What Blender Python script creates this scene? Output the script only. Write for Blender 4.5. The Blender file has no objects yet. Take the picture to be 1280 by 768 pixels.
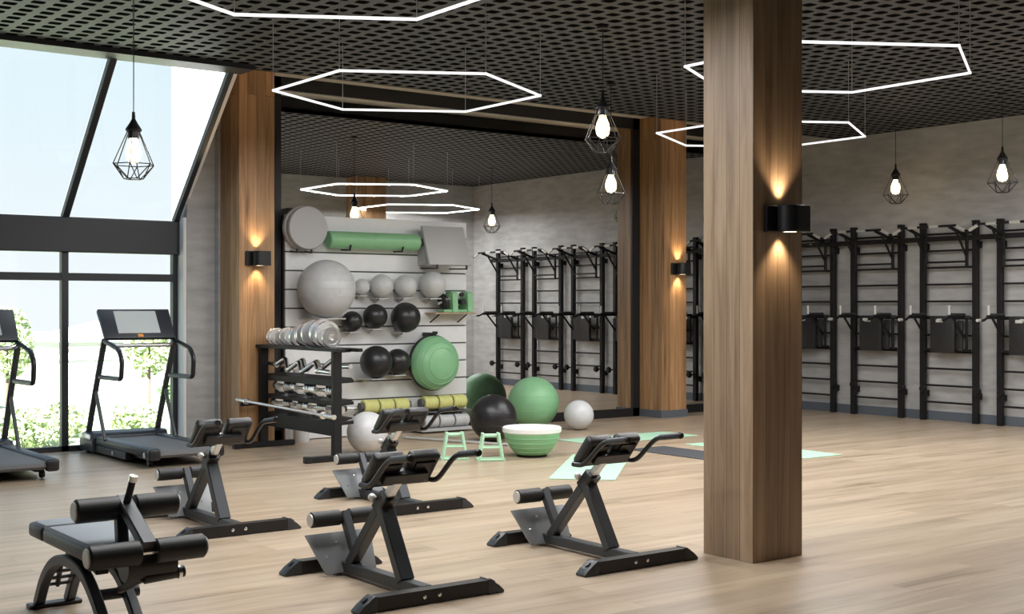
import bpy, bmesh, math, random
from mathutils import Vector, Matrix
PI = math.pi
random.seed(7)
S = bpy.context.scene
COL = S.collection

# ------------------------------------------------------------------ helpers
def V(*a): return Vector(a)

class MB:
    def __init__(s): s.bm = bmesh.new()
    def box(s, lo, hi, bev=0.0, m=None, seg=1):
        lo = Vector(lo); hi = Vector(hi)
        mat = Matrix.Translation((lo + hi) / 2) @ Matrix.Diagonal((hi - lo).to_4d())
        g = bmesh.ops.create_cube(s.bm, size=1.0, matrix=mat)
        vs = g['verts']
        if bev > 0:
            es = list({e for v in vs for e in v.link_edges})
            r = bmesh.ops.bevel(s.bm, geom=es, offset=bev, segments=seg, affect='EDGES', profile=0.5)
            vs = list({v for f in r['faces'] for v in f.verts} | {v for v in vs if v.is_valid})
            # collect the whole island
            seen = set(vs); st = list(vs)
            while st:
                v = st.pop()
                for e in v.link_edges:
                    w = e.other_vert(v)
                    if w not in seen: seen.add(w); st.append(w)
            vs = list(seen)
        if m is not None: bmesh.ops.transform(s.bm, matrix=m, verts=vs)
        return s
    def sphere(s, c, r, u=32, v=20, sc=(1, 1, 1)):
        bmesh.ops.create_uvsphere(s.bm, u_segments=u, v_segments=v, radius=r,
                                  matrix=Matrix.Translation(c) @ Matrix.Diagonal(Vector(sc).to_4d()))
        return s
    def lathe(s, prof, seg=24, m=None):
        """prof: list of (r, z); spun about z."""
        m = m or Matrix()
        rows = []
        for r, z in prof:
            if r < 1e-6: rows.append([s.bm.verts.new(m @ V(0, 0, z))])
            else: rows.append([s.bm.verts.new(m @ V(r * math.cos(2 * PI * k / seg), r * math.sin(2 * PI * k / seg), z)) for k in range(seg)])
        for a, b in zip(rows, rows[1:]):
            for k in range(seg):
                k2 = (k + 1) % seg
                f = []
                if len(a) == 1 and len(b) == 1: continue
                if len(a) == 1: f = [a[0], b[k2], b[k]]
                elif len(b) == 1: f = [a[k], a[k2], b[0]]
                else: f = [a[k], a[k2], b[k2], b[k]]
                s.bm.faces.new(f)
        for row, flip in ((rows[0], True), (rows[-1], False)):
            if len(row) > 1: s.bm.faces.new(row[::-1] if flip else row)
        return s
    def sweep(s, path, prof, up=None, closed=False):
        P = [Vector(p) for p in path]; n = len(P)
        rows = []; N = None
        for i in range(n):
            if closed: t = (P[(i + 1) % n] - P[i]).normalized() + (P[i] - P[i - 1]).normalized()
            elif i == 0: t = P[1] - P[0]
            elif i == n - 1: t = P[-1] - P[-2]
            else: t = (P[i + 1] - P[i]).normalized() + (P[i] - P[i - 1]).normalized()
            t.normalize()
            if up is not None: N = Vector(up)
            elif N is None: N = V(0, 0, 1) if abs(t.z) < .9 else V(1, 0, 0)
            N = (N - t * N.dot(t)).normalized()
            B = t.cross(N)
            rows.append([s.bm.verts.new(P[i] + B * a + N * b) for a, b in prof])
        k = len(prof)
        rng = range(n) if closed else range(n - 1)
        for i in rng:
            a, b = rows[i], rows[(i + 1) % n]
            for j in range(k):
                s.bm.faces.new([a[j], a[(j + 1) % k], b[(j + 1) % k], b[j]])
        if not closed:
            s.bm.faces.new(rows[0][::-1]); s.bm.faces.new(rows[-1])
        return s
    def tube(s, path, r, seg=10, closed=False):
        return s.sweep(path, [(r * math.cos(2 * PI * k / seg), r * math.sin(2 * PI * k / seg)) for k in range(seg)], closed=closed)
    def bar(s, path, w, h, up=(0, 0, 1), c=0.006):
        a, b = w / 2, h / 2
        return s.sweep(path, [(a - c, -b), (a, -b + c), (a, b - c), (a - c, b), (-a + c, b), (-a, b - c), (-a, -b + c), (-a + c, -b)], up=up)
    def prism(s, poly, depth, m=None, bev=0.0):
        """poly in local xz, extruded along y from -depth/2 to depth/2."""
        m = m or Matrix()
        a = [s.bm.verts.new(m @ V(x, -depth / 2, z)) for x, z in poly]
        b = [s.bm.verts.new(m @ V(x, depth / 2, z)) for x, z in poly]
        k = len(poly); fs = [s.bm.faces.new(a), s.bm.faces.new(b[::-1])]
        for j in range(k): fs.append(s.bm.faces.new([a[j], b[j], b[(j + 1) % k], a[(j + 1) % k]]))
        if bev > 0:
            es = list({e for f in fs for e in f.edges})
            bmesh.ops.bevel(s.bm, geom=es, offset=bev, segments=2, affect='EDGES', profile=0.5)
        return s
    def quad(s, pts):
        s.bm.faces.new([s.bm.verts.new(p) for p in pts]); return s

def fillet(P, r, n=6):
    P = [Vector(p) for p in P]; out = [P[0]]
    for a, b, c in zip(P, P[1:], P[2:]):
        d1 = min(r, (a - b).length * .49); d2 = min(r, (c - b).length * .49)
        p = b + (a - b).normalized() * d1; q = b + (c - b).normalized() * d2
        for k in range(n + 1):
            t = k / n
            out.append(p * (1 - t) ** 2 + b * 2 * t * (1 - t) + q * t * t)
    return out + [P[-1]]

def obj(name, mb, mat, parent=None, ang=35, label=None):
    bm = mb.bm
    bmesh.ops.recalc_face_normals(bm, faces=bm.faces)
    me = bpy.data.meshes.new(name); bm.to_mesh(me); bm.free()
    me.materials.append(mat)
    for p in me.polygons: p.use_smooth = True
    me.set_sharp_from_angle(angle=math.radians(ang))
    o = bpy.data.objects.new(name, me); COL.objects.link(o)
    if parent: o.parent = parent
    if label: o['label'] = label
    return o

def tag(o, label, cat, group=None, kind=None):
    o['label'] = label; o['category'] = cat
    if group: o['group'] = group
    if kind: o['kind'] = kind
    return o

def thing(name, label, cat, loc=(0, 0, 0), rz=0, group=None, kind=None):
    o = bpy.data.objects.new(name, None); COL.objects.link(o)
    o.empty_display_size = .1
    o.location = loc; o.rotation_euler = (0, 0, rz)
    return tag(o, label, cat, group, kind)

def struct(name, mb, mat, label, cat, parent=None):
    o = obj(name, mb, mat, parent)
    if not parent: tag(o, label, cat, None, 'structure')
    return o

def dup(root, loc, rz=None, label=None, group=None):
    def rec(o, par):
        c = o.copy(); COL.objects.link(c)
        c.parent = par
        for ch in list(o.children): rec(ch, c)
        return c
    r = rec(root, None); r.location = loc
    if rz is not None: r.rotation_euler = (0, 0, rz)
    if label: r['label'] = label
    if group: r['group'] = group
    return r

# ------------------------------------------------------------------ materials
def new_mat(name):
    m = bpy.data.materials.new(name); m.use_nodes = True
    nt = m.node_tree; nt.nodes.clear()
    out = nt.nodes.new('ShaderNodeOutputMaterial')
    return m, nt, out

def pm(name, col, rough=.5, metal=0.0, var=.0, scale=8.0, bump=0.0, bscale=60.0, spec=.5, coat=0.0):
    m, nt, out = new_mat(name)
    b = nt.nodes.new('ShaderNodeBsdfPrincipled')
    b.inputs['Base Color'].default_value = (*col, 1)
    b.inputs['Roughness'].default_value = rough
    b.inputs['Metallic'].default_value = metal
    b.inputs['Specular IOR Level'].default_value = spec
    if coat: b.inputs['Coat Weight'].default_value = coat
    tc = nt.nodes.new('ShaderNodeTexCoord')
    if var > 0:
        n = nt.nodes.new('ShaderNodeTexNoise'); n.inputs['Scale'].default_value = scale; n.inputs['Detail'].default_value = 6
        nt.links.new(tc.outputs['Object'], n.inputs['Vector'])
        r = nt.nodes.new('ShaderNodeMapRange')
        r.inputs[1].default_value = .3; r.inputs[2].default_value = .7
        r.inputs[3].default_value = 1 - var; r.inputs[4].default_value = 1 + var
        nt.links.new(n.outputs['Fac'], r.inputs[0])
        mx = nt.nodes.new('ShaderNodeVectorMath'); mx.operation = 'SCALE'
        mx.inputs[0].default_value = col
        nt.links.new(r.outputs[0], mx.inputs['Scale'])
        nt.links.new(mx.outputs[0], b.inputs['Base Color'])
    if bump > 0:
        n2 = nt.nodes.new('ShaderNodeTexNoise'); n2.inputs['Scale'].default_value = bscale; n2.inputs['Detail'].default_value = 3
        nt.links.new(tc.outputs['Object'], n2.inputs['Vector'])
        bp = nt.nodes.new('ShaderNodeBump'); bp.inputs['Strength'].default_value = bump; bp.inputs['Distance'].default_value = .01
        nt.links.new(n2.outputs['Fac'], bp.inputs['Height'])
        nt.links.new(bp.outputs[0], b.inputs['Normal'])
    nt.links.new(b.outputs[0], out.inputs[0])
    return m

def em(name, col, st):
    m, nt, out = new_mat(name)
    e = nt.nodes.new('ShaderNodeEmission'); e.inputs[0].default_value = (*col, 1); e.inputs[1].default_value = st
    nt.links.new(e.outputs[0], out.inputs[0]); return m

def glass_mat(name, gloss=.05, tint=(1, 1, 1)):
    m, nt, out = new_mat(name)
    t = nt.nodes.new('ShaderNodeBsdfTransparent'); t.inputs[0].default_value = (*tint, 1)
    g = nt.nodes.new('ShaderNodeBsdfGlossy'); g.inputs['Roughness'].default_value = .02
    x = nt.nodes.new('ShaderNodeMixShader'); x.inputs[0].default_value = gloss
    nt.links.new(t.outputs[0], x.inputs[1]); nt.links.new(g.outputs[0], x.inputs[2])
    nt.links.new(x.outputs[0], out.inputs[0]); return m

def ramp(nt, stops):
    r = nt.nodes.new('ShaderNodeValToRGB')
    e = r.color_ramp.elements
    while len(e) < len(stops): e.new(.5)
    for k, (p, c) in enumerate(stops):
        e[k].position = p; e[k].color = (*c, 1)
    return r

def wood_mat(name, stops, plank_axis='Z', plank=.11, length=3.0, rough=.45, grain=(9, 9, .55), gap=.35, bright=.35):
    """planks whose long side runs along plank_axis (object coordinates)."""
    m, nt, out = new_mat(name)
    L = nt.links.new
    b = nt.nodes.new('ShaderNodeBsdfPrincipled'); b.inputs['Roughness'].default_value = rough
    tc = nt.nodes.new('ShaderNodeTexCoord')
    sep = nt.nodes.new('ShaderNodeSeparateXYZ'); L(tc.outputs['Object'], sep.inputs[0])
    cmb = nt.nodes.new('ShaderNodeCombineXYZ')
    if plank_axis == 'Z':
        ad = nt.nodes.new('ShaderNodeMath'); ad.operation = 'ADD'
        L(sep.outputs['X'], ad.inputs[0]); L(sep.outputs['Y'], ad.inputs[1])
        L(sep.outputs['Z'], cmb.inputs[0]); L(ad.outputs[0], cmb.inputs[1])
    else:
        L(sep.outputs['X'], cmb.inputs[0]); L(sep.outputs['Y'], cmb.inputs[1])
    br = nt.nodes.new('ShaderNodeTexBrick')
    br.offset = .37; br.offset_frequency = 2
    br.inputs['Color1'].default_value = (0, 0, 0, 1); br.inputs['Color2'].default_value = (1, 1, 1, 1)
    br.inputs['Mortar'].default_value = (.5, .5, .5, 1)
    br.inputs['Scale'].default_value = 1; br.inputs['Mortar Size'].default_value = .0018
    br.inputs['Mortar Smooth'].default_value = .1
    br.inputs['Brick Width'].default_value = length; br.inputs['Row Height'].default_value = plank
    L(cmb.outputs[0], br.inputs['Vector'])
    # grain: stretched noise, shifted for each plank
    mp = nt.nodes.new('ShaderNodeMapping'); mp.inputs['Scale'].default_value = grain
    L(tc.outputs['Object'], mp.inputs['Vector'])
    shift = nt.nodes.new('ShaderNodeVectorMath'); shift.operation = 'MULTIPLY_ADD'
    L(br.outputs['Color'], shift.inputs[0]); shift.inputs[1].default_value = (13, 17, 11); L(mp.outputs[0], shift.inputs[2])
    n = nt.nodes.new('ShaderNodeTexNoise'); n.inputs['Scale'].default_value = 1.6; n.inputs['Detail'].default_value = 9
    n.inputs['Roughness'].default_value = .62; n.inputs['Distortion'].default_value = .6
    L(shift.outputs[0], n.inputs['Vector'])
    rp = ramp(nt, stops); L(n.outputs['Fac'], rp.inputs[0])
    # plank tone
    mr = nt.nodes.new('ShaderNodeMapRange'); mr.inputs[3].default_value = 1 - bright; mr.inputs[4].default_value = 1 + bright
    sp2 = nt.nodes.new('ShaderNodeSeparateColor'); L(br.outputs['Color'], sp2.inputs[0]); L(sp2.outputs[0], mr.inputs[0])
    sc = nt.nodes.new('ShaderNodeVectorMath'); sc.operation = 'SCALE'
    L(rp.outputs[0], sc.inputs[0]); L(mr.outputs[0], sc.inputs['Scale'])
    mx = nt.nodes.new('ShaderNodeMix'); mx.data_type = 'RGBA'
    g = nt.nodes.new('ShaderNodeMath'); g.operation = 'MULTIPLY'; g.inputs[1].default_value = gap
    L(br.outputs['Fac'], g.inputs[0]); L(g.outputs[0], mx.inputs['Factor'])
    L(sc.outputs[0], mx.inputs['A']); mx.inputs['B'].default_value = (.03, .02, .012, 1)
    L(mx.outputs['Result'], b.inputs['Base Color'])
    bp = nt.nodes.new('ShaderNodeBump'); bp.inputs['Strength'].default_value = .12; bp.inputs['Distance'].default_value = .004
    L(n.outputs['Fac'], bp.inputs['Height']); L(bp.outputs[0], b.inputs['Normal'])
    L(b.outputs[0], out.inputs[0])
    return m

def concrete_mat(name, col, panel=None):
    m, nt, out = new_mat(name); L = nt.links.new
    b = nt.nodes.new('ShaderNodeBsdfPrincipled'); b.inputs['Roughness'].default_value = .75
    tc = nt.nodes.new('ShaderNodeTexCoord')
    n = nt.nodes.new('ShaderNodeTexNoise'); n.inputs['Scale'].default_value = .9; n.inputs['Detail'].default_value = 10; n.inputs['Roughness'].default_value = .65
    L(tc.outputs['Object'], n.inputs['Vector'])
    mp = nt.nodes.new('ShaderNodeMapping'); mp.inputs['Scale'].default_value = (1.2, 1.2, 5)
    L(tc.outputs['Object'], mp.inputs['Vector'])
    n2 = nt.nodes.new('ShaderNodeTexNoise'); n2.inputs['Scale'].default_value = 2.2; n2.inputs['Detail'].default_value = 8
    L(mp.outputs[0], n2.inputs['Vector'])
    ad = nt.nodes.new('ShaderNodeMath'); ad.operation = 'ADD'; L(n.outputs['Fac'], ad.inputs[0]); L(n2.outputs['Fac'], ad.inputs[1])
    rp = ramp(nt, [(.36, tuple(c * .78 for c in col)), (.64, tuple(c * 1.2 for c in col))])
    hf = nt.nodes.new('ShaderNodeMath'); hf.operation = 'MULTIPLY'; hf.inputs[1].default_value = .5
    L(ad.outputs[0], hf.inputs[0]); L(hf.outputs[0], rp.inputs[0])
    L(rp.outputs[0], b.inputs['Base Color'])
    bp = nt.nodes.new('ShaderNodeBump'); bp.inputs['Strength'].default_value = .15; bp.inputs['Distance'].default_value = .01
    L(n2.outputs['Fac'], bp.inputs['Height']); L(bp.outputs[0], b.inputs['Normal'])
    L(b.outputs[0], out.inputs[0]); return m

def perforated_mat(name, col, hole, px=.17, py=.17):
    """dark panel with staggered rounded cut-outs."""
    m, nt, out = new_mat(name); L = nt.links.new
    def M(op, a, b=None, c=None):
        n = nt.nodes.new('ShaderNodeMath'); n.operation = op
        for k, v in enumerate((a, b, c)):
            if v is None: continue
            if isinstance(v, (int, float)): n.inputs[k].default_value = v
            else: L(v, n.inputs[k])
        return n.outputs[0]
    b = nt.nodes.new('ShaderNodeBsdfPrincipled'); b.inputs['Roughness'].default_value = .55
    tc = nt.nodes.new('ShaderNodeTexCoord')
    s = nt.nodes.new('ShaderNodeSeparateXYZ'); L(tc.outputs['Object'], s.inputs[0])
    u = M('ADD', M('DIVIDE', s.outputs['X'], px), .4)
    v = M('ADD', M('DIVIDE', s.outputs['Y'], py), -.41)
    du = M('ABSOLUTE', M('SUBTRACT', M('FRACT', u), .5))
    dv = M('ABSOLUTE', M('SUBTRACT', M('FRACT', v), .5))
    a = M('POWER', M('DIVIDE', du, .315), 4.0); c = M('POWER', M('DIVIDE', dv, .315), 4.0)
    f = M('ADD', a, c)
    mr = nt.nodes.new('ShaderNodeMapRange'); mr.interpolation_type = 'SMOOTHSTEP'
    mr.inputs[1].default_value = .85; mr.inputs[2].default_value = 1.15
    L(f, mr.inputs[0])
    mx = nt.nodes.new('ShaderNodeMix'); mx.data_type = 'RGBA'
    L(mr.outputs[0], mx.inputs['Factor']); mx.inputs['A'].default_value = (*hole, 1); mx.inputs['B'].default_value = (*col, 1)
    L(mx.outputs['Result'], b.inputs['Base Color'])
    sp = M('MULTIPLY', mr.outputs[0], .4); L(sp, b.inputs['Specular IOR Level'])
    bp = nt.nodes.new('ShaderNodeBump'); bp.inputs['Strength'].default_value = .6; bp.inputs['Distance'].default_value = .02
    L(mr.outputs[0], bp.inputs['Height']); L(bp.outputs[0], b.inputs['Normal'])
    L(b.outputs[0], out.inputs[0]); return m

def leaf_mat(name, c1, c2):
    m, nt, out = new_mat(name); L = nt.links.new
    b = nt.nodes.new('ShaderNodeBsdfPrincipled'); b.inputs['Roughness'].default_value = .6
    tc = nt.nodes.new('ShaderNodeTexCoord'); n = nt.nodes.new('ShaderNodeTexNoise'); n.inputs['Scale'].default_value = 3
    L(tc.outputs['Object'], n.inputs['Vector'])
    rp = ramp(nt, [(.35, c1), (.65, c2)]); L(n.outputs['Fac'], rp.inputs[0]); L(rp.outputs[0], b.inputs['Base Color'])
    L(b.outputs[0], out.inputs[0]); return m

M_floor = wood_mat('oak_floor', [(.26, (.19, .132, .085)), (.38, (.36, .275, .19)), (.54, (.465, .365, .265)), (.78, (.52, .425, .325))], 'X', .19, 2.2, .33, (.42, 4.2, 4.2), .35, .09)
M_wood = wood_mat('walnut_cladding', [(.28, (.18, .092, .038)), (.5, (.40, .228, .108)), (.72, (.54, .335, .18))], 'Z', .105, 6.0, .42, (9, 9, .5), .8, .22)
M_colwood = wood_mat('cladding_cool_daylight', [(.28, (.165, .103, .06)), (.5, (.33, .23, .15)), (.72, (.43, .318, .22))], 'Z', .105, 6.0, .45, (9, 9, .5), .7, .16)  # same wood as the pilasters, cool daylight greying put into the colour
M_conc = concrete_mat('concrete', (.46, .46, .46))
M_plaster = pm('light_reveal_plaster', (.86, .85, .83), .8)
M_dark = pm('bounce_cut_dark', (.05, .05, .05), .8)  # dark tone given to the unseen wall to cut bounce light
M_beige = pm('beige_plaster', (.90, .82, .72), .8, var=.04)
M_ceil = perforated_mat('perforated_panel', (.086, .092, .100), (.006, .006, .006))
M_black = pm('black_satin_metal', (.016, .016, .018), .38, .2)
M_rackblack = pm('black_powder_coat', (.010, .010, .011), .5, spec=.3)
M_frame = pm('anthracite_frame', (.019, .022, .028), .45)
M_base = pm('slate_baseboard', (.11, .13, .155), .6)
M_mirror = pm('mirror_silver', (.80, .81, .81), .0, 1.0)
M_glass = glass_mat('window_glass', .04, (.97, .985, .99))
M_white = pm('white_slatwall', (.76, .77, .78), .45, var=.02)
M_groove = pm('slat_groove', (.10, .10, .10), .7)
M_greyball = pm('grey_vinyl', (.52, .53, .54), .38, var=.05, scale=14)
M_greyplast = pm('grey_plastic', (.44, .445, .455), .5)
M_whiteball = pm('pale_vinyl', (.64, .65, .67), .4, var=.05, scale=10)
M_blackball = pm('black_vinyl', (.016, .016, .018), .34, bump=.05, bscale=120)
M_green = pm('green_vinyl', (.24, .50, .27), .42, var=.04, scale=10)
M_mint = pm('mint_plastic', (.44, .70, .50), .45)
M_mat = pm('mint_foam', (.40, .64, .47), .8, bump=.1, bscale=200)
M_darkmat = pm('charcoal_foam', (.055, .058, .065), .8, bump=.1, bscale=200)
M_chrome = pm('chrome', (.92, .92, .93), .27, 1.0)
M_dullchrome = pm('satin_steel', (.58, .58, .58), .3, 1.0)
M_leather = pm('black_leatherette', (.022, .022, .024), .42, bump=.15, bscale=90)
M_greyleather = pm('grey_leatherette', (.27, .30, .33), .5, bump=.4, bscale=160)
M_foam = pm('black_foam_roller', (.014, .014, .015), .5, bump=.08, bscale=140)
M_steelgrey = pm('graphite_metal', (.052, .057, .063), .42, .35)
M_plate = pm('grey_foot_plate', (.24, .255, .27), .45, .25, var=.08)
M_cap = pm('pale_end_cap', (.62, .62, .60), .35, .3)
M_yellow = pm('yellow_foam', (.64, .64, .24), .65, bump=.3, bscale=60)
M_belt = pm('treadmill_belt', (.13, .135, .14), .6, bump=.1, bscale=150)
M_navy = pm('navy_black_plastic', (.022, .026, .036), .42)
M_screen = pm('display_with_glare', (.55, .60, .60), .12, coat=.5)  # whitish reflection on the glass painted as base colour
M_orange = pm('orange_badge', (.8, .33, .08), .4)
M_led = em('led_white', (1.0, .99, .975), 1.2)
M_wire = pm('thin_steel_wire', (.62, .62, .64), .4, .6)
M_bulb = em('warm_bulb', (1.0, .74, .42), 9.0)
M_fil = em('hot_filament', (1.0, .9, .7), 60.0)
M_amber = glass_mat('clear_bulb_glass', .06, (1.0, .95, .86))
M_lens = em('sconce_lens', (1.0, .78, .5), 8.0)
M_shelfglass = pm('pale_shelf', (.55, .55, .55), .3)
M_birch = pm('birch_shelf', (.42, .30, .20), .5, var=.1)
M_leaf = leaf_mat('leaf', (.42, .52, .26), (.66, .74, .48))
M_leaf2 = leaf_mat('leaf_dark', (.10, .22, .08), (.22, .38, .14))
M_leaf3 = leaf_mat('leaf_autumn', (.45, .28, .10), (.60, .42, .18))
M_bark = pm('bark', (.16, .12, .09), .9, var=.2)
M_lawn = pm('lawn_grass', (.47, .52, .36), .9, var=.2, scale=.4)
M_pave = pm('pale_paving', (.62, .62, .61), .9, var=.06)
M_build = pm('pale_render', (.80, .80, .79), .9, var=.03, scale=.2)
M_roof = pm('pale_roof', (.52, .52, .54), .9)
M_winpane = pm('far_window', (.45, .48, .50), .3)

# ------------------------------------------------------------------ room dimensions
CEIL = 3.90; REC = 4.09           # perforated ceiling, plaster recess above the mirror
YW = 13.52                        # glazed wall
YM = 13.17                        # mirror plane
XR = 14.75                        # rack wall
XL, YB = -4.0, -3.0
XE = 5.53                         # where the glazing ends

# floor
struct('floor', MB().box((XL - .2, YB - .2, -.12), (XR + .2, YW + .08, 0)), M_floor, 'light oak plank floor running through the gym', 'floor')
# ceilings
struct('ceiling', MB().box((XL - .2, YB - .2, CEIL), (XR + .2, 12.0, CEIL + .05)), M_ceil, 'dark ceiling panels with rows of staggered cut-outs', 'ceiling')
struct('ceiling_recess', MB().box((XE, 12.0, REC), (XR + .2, 13.7, REC + .06)), M_beige, 'beige plaster strip of ceiling above the mirror', 'ceiling')
struct('trim_1', MB().box((XE - .05, 11.96, CEIL), (XR, 12.0, REC)), M_frame, 'dark edge board of the perforated ceiling facing the mirror', 'trim')
# walls
struct('wall_back', MB().box((XE, 13.30, 0), (5.90, 13.70, REC)).box((5.85, 13.20, 0), (XR + .2, 13.75, REC)), M_conc, 'grey concrete wall beside the glazing and behind the mirror', 'wall')
struct('wall_right', MB().box((XR, 5.05, 0), (XR + .25, 13.75, REC)), M_conc, 'grey concrete wall carrying the black wall bars', 'wall')
struct('wall_rear', MB().box((9.4, 5.05, 0), (XR + .25, 5.3, CEIL)).box((9.4, YB, 0), (9.6, 5.05, CEIL)), M_conc, 'grey wall seen in the mirror above the white panel', 'wall')
struct('wall_front', MB().box((XL - .2, YB - .2, 0), (9.6, YB, CEIL)), M_dark, 'unseen wall behind the viewer, darkened to cut bounce light', 'wall')
struct('reveal', MB().box((XE - .035, 13.31, 0), (XE, YW + .03, 2.47)), M_plaster, 'pale window reveal between glazing and concrete wall', 'wall')
# triangular cheek that closes the slope of the skylight
struct('wall_skylight_cheek', MB().prism([(12.03, CEIL + .02), (12.03, 5.6), (13.72, 5.6), (13.72, 2.45), (13.53, 2.45)], .04, Matrix.Translation((XE + .015, 0, 0)) @ Matrix.Rotation(PI / 2, 4, 'Z')), M_plaster, 'thin white side wall along the sloping skylight', 'wall')
struct('wall_left', MB().box((XL - .2, YB, 0), (XL, 13.75, CEIL)), M_conc, 'grey wall left of the viewer', 'wall')

# glazed wall with sloping skylight
bays = [(4.275, XE - .04), (3.03, 4.275), (1.785, 3.03), (.54, 1.785), (-.705, .54), (-1.95, -.705), (-3.2, -1.95)]
def slope(t): return (13.52 - 1.46 * t, 2.435 + 1.465 * t)      # (y, z) along the skylight
for i, (a, b) in enumerate(bays):
    m = MB()
    last = i == 0
    # vertical mullions
    m.box((a - .035, YW - .05, .0), (a + .035, YW + .03, 2.44))
    if last: m.box((b - .05, YW - .05, 0), (b + .005, YW + .03, 2.44))
    # bottom and transom rails
    m.box((a, YW - .05, 0), (b, YW + .03, .055)).box((a, YW - .045, 1.775), (b, YW + .03, 1.855))
    # rafter on the slope
    for xx, w in ((a, .07),) + (((b - .02, .055),) if last else ()):
        m.bar([(xx, 13.49, 2.43), (xx, 12.0, 3.925)], w, .075, up=(0, -1, 1))
    w = obj('window_%d' % (i + 1), m, M_frame)
    tag(w, ['tall window bay nearest the concrete wall, sloping skylight above', 'window bay behind the left treadmill, sloping skylight above', 'window bay left of the picture, sloping skylight above'][min(i, 2)], 'window', None, 'structure')
    obj('pane', MB().box((a + .035, YW - .012, .055), (b - .05, YW - .004, 1.775)), M_glass, w)
    obj('transom_pane', MB().box((a + .035, YW - .012, 1.855), (b - .05, YW - .004, 2.07)), M_glass, w)
    y0, z0 = slope(0.0); y1, z1 = slope(1.0)
    obj('skylight_pane', MB().bar([((a + b) / 2, y0 + .02, z0 + .02), ((a + b) / 2, y1 + .02, z1 + .02)], b - a - .07, .01, up=(0, -1, 1), c=.001), M_glass, w)
struct('trim_2', MB().box((-3.3, YW - .10, 2.07), (XE - .005, YW + .06, 2.435), .01), M_frame, 'deep dark band between window and skylight', 'trim')
struct('trim_3', MB().box((-3.3, 11.74, CEIL - .05), (XE + .06, 12.07, CEIL + .1)), M_frame, 'dark head bar where ceiling meets skylight', 'trim')
# solid end of the glazing, left of the picture
struct('wall_back_left', MB().box((XL - .2, YW, 0), (-3.23, YW + .2, 2.44)).bar([((XL - 3.23) / 2 - .1, 13.6, 2.4), ((XL - 3.23) / 2 - .1, 12.0, 3.97)], -3.23 - XL + .2, .1, up=(0, -1, 1)), M_conc, 'grey wall left of the glazing', 'wall')

# wooden pilasters and column
struct('pilaster', MB().box((5.872, 12.72, 0), (6.285, 13.25, REC)), M_wood, 'warm walnut clad pilaster between window and mirror', 'pilaster')
struct('pilaster', MB().box((12.01, 12.72, .10), (12.475, 13.22, REC)), M_wood, 'warm walnut clad pilaster right of the mirror', 'pilaster')
struct('pilaster', MB().box((11.86, 5.3, 0), (12.46, 5.72, CEIL)), M_wood, 'walnut clad pilaster on the rear wall, seen in the mirror', 'pilaster')
struct('column', MB().box((5.628, 5.185, 0), (6.055, 5.588, CEIL)), M_colwood, 'square walnut clad column standing free in the foreground', 'column')
struct('baseboard_pilaster', MB().box((11.995, 12.705, 0), (12.49, 13.2, .10)), M_base, 'slate grey base of the right pilaster', 'baseboard')
struct('baseboard_right', MB().box((XR - .018, 5.3, 0), (XR, 13.2, .12)), M_base, 'slate grey baseboard under the wall bars', 'baseboard')
struct('baseboard_rear', MB().box((9.4, 5.3, 0), (XR, 5.318, .12)), M_base, 'slate grey baseboard of the rear wall', 'baseboard')

# ------------------------------------------------------------------ mirrors
def mirror(name, x0, x1, label):
    t = thing(name, label, 'mirror', ((x0 + x1) / 2, YM, 0))
    h = (x1 - x0) / 2
    obj('mirror_glass', MB().box((-h + .04, -.004, .06), (h - .04, .01, REC - .10)), M_mirror, t)
    fr = MB()
    fr.box((-h, -.03, 0), (-h + .075, .02, REC)).box((h - .12, -.03, 0), (h, .02, REC))
    fr.box((-h, -.03, 0), (h, .02, .115)).box((-h, -.03, REC - .15), (h, .02, REC))
    obj('frame', fr, M_black, t)
    return t
mirror('wall_mirror', 6.50, 12.0, 'huge wall mirror in a black frame, left of the walnut pilaster')
mirror('wall_mirror', 12.48, XR, 'narrow wall mirror between right pilaster and room corner')

# ------------------------------------------------------------------ hexagonal lights
HZ = 3.30; LEDW = 23.5
def hexagon(loc, label):
    R = 1.12
    t = thing('hexagonal_pendant_light', label, 'ceiling light', (*loc, HZ), 0, 'hexagonal ceiling lights')
    pts = [V(R * math.cos(PI / 2 + k * PI / 3), R * math.sin(PI / 2 + k * PI / 3), 0) for k in range(6)]
    for k in range(6):
        a, b = pts[k], pts[(k + 1) % 6]
        d = (b - a).normalized()
        obj('light_tube', MB().bar([a - d * .008, b + d * .008], .014, .019, c=.002), M_led, t)
        l = bpy.data.lights.new('tube_light', 'AREA'); l.shape = 'RECTANGLE'; l.size = (b - a).length - .03; l.size_y = .010
        l.energy = LEDW; l.color = (1, .99, .975)
        lo = bpy.data.objects.new('tube_light', l); COL.objects.link(lo); lo.parent = t
        lo.location = (a + b) / 2 - V(0, 0, .0105); lo.rotation_euler = (0, 0, math.atan2(d.y, d.x))
    for k in range(6):
        obj('suspension_wire', MB().tube([pts[k] + V(0, 0, .008), pts[k] + V(0, 0, CEIL - HZ - .002)], .0028, 6), M_wire, t)
    return t
hexagon((5.78, 9.20), 'white hexagon light hanging just in front of the mirror, whole')
hexagon((10.14, 9.22), 'white hexagon light behind the column, nearer the pilaster')
hexagon((3.37, 6.25), 'white hexagon light at the top left, cut by the picture edge')
hexagon((7.77, 6.385), 'white hexagon light crossing the column near its top')
hexagon((12.7, 6.45), 'white hexagon light right of the picture, seen in the mirror')

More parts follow.
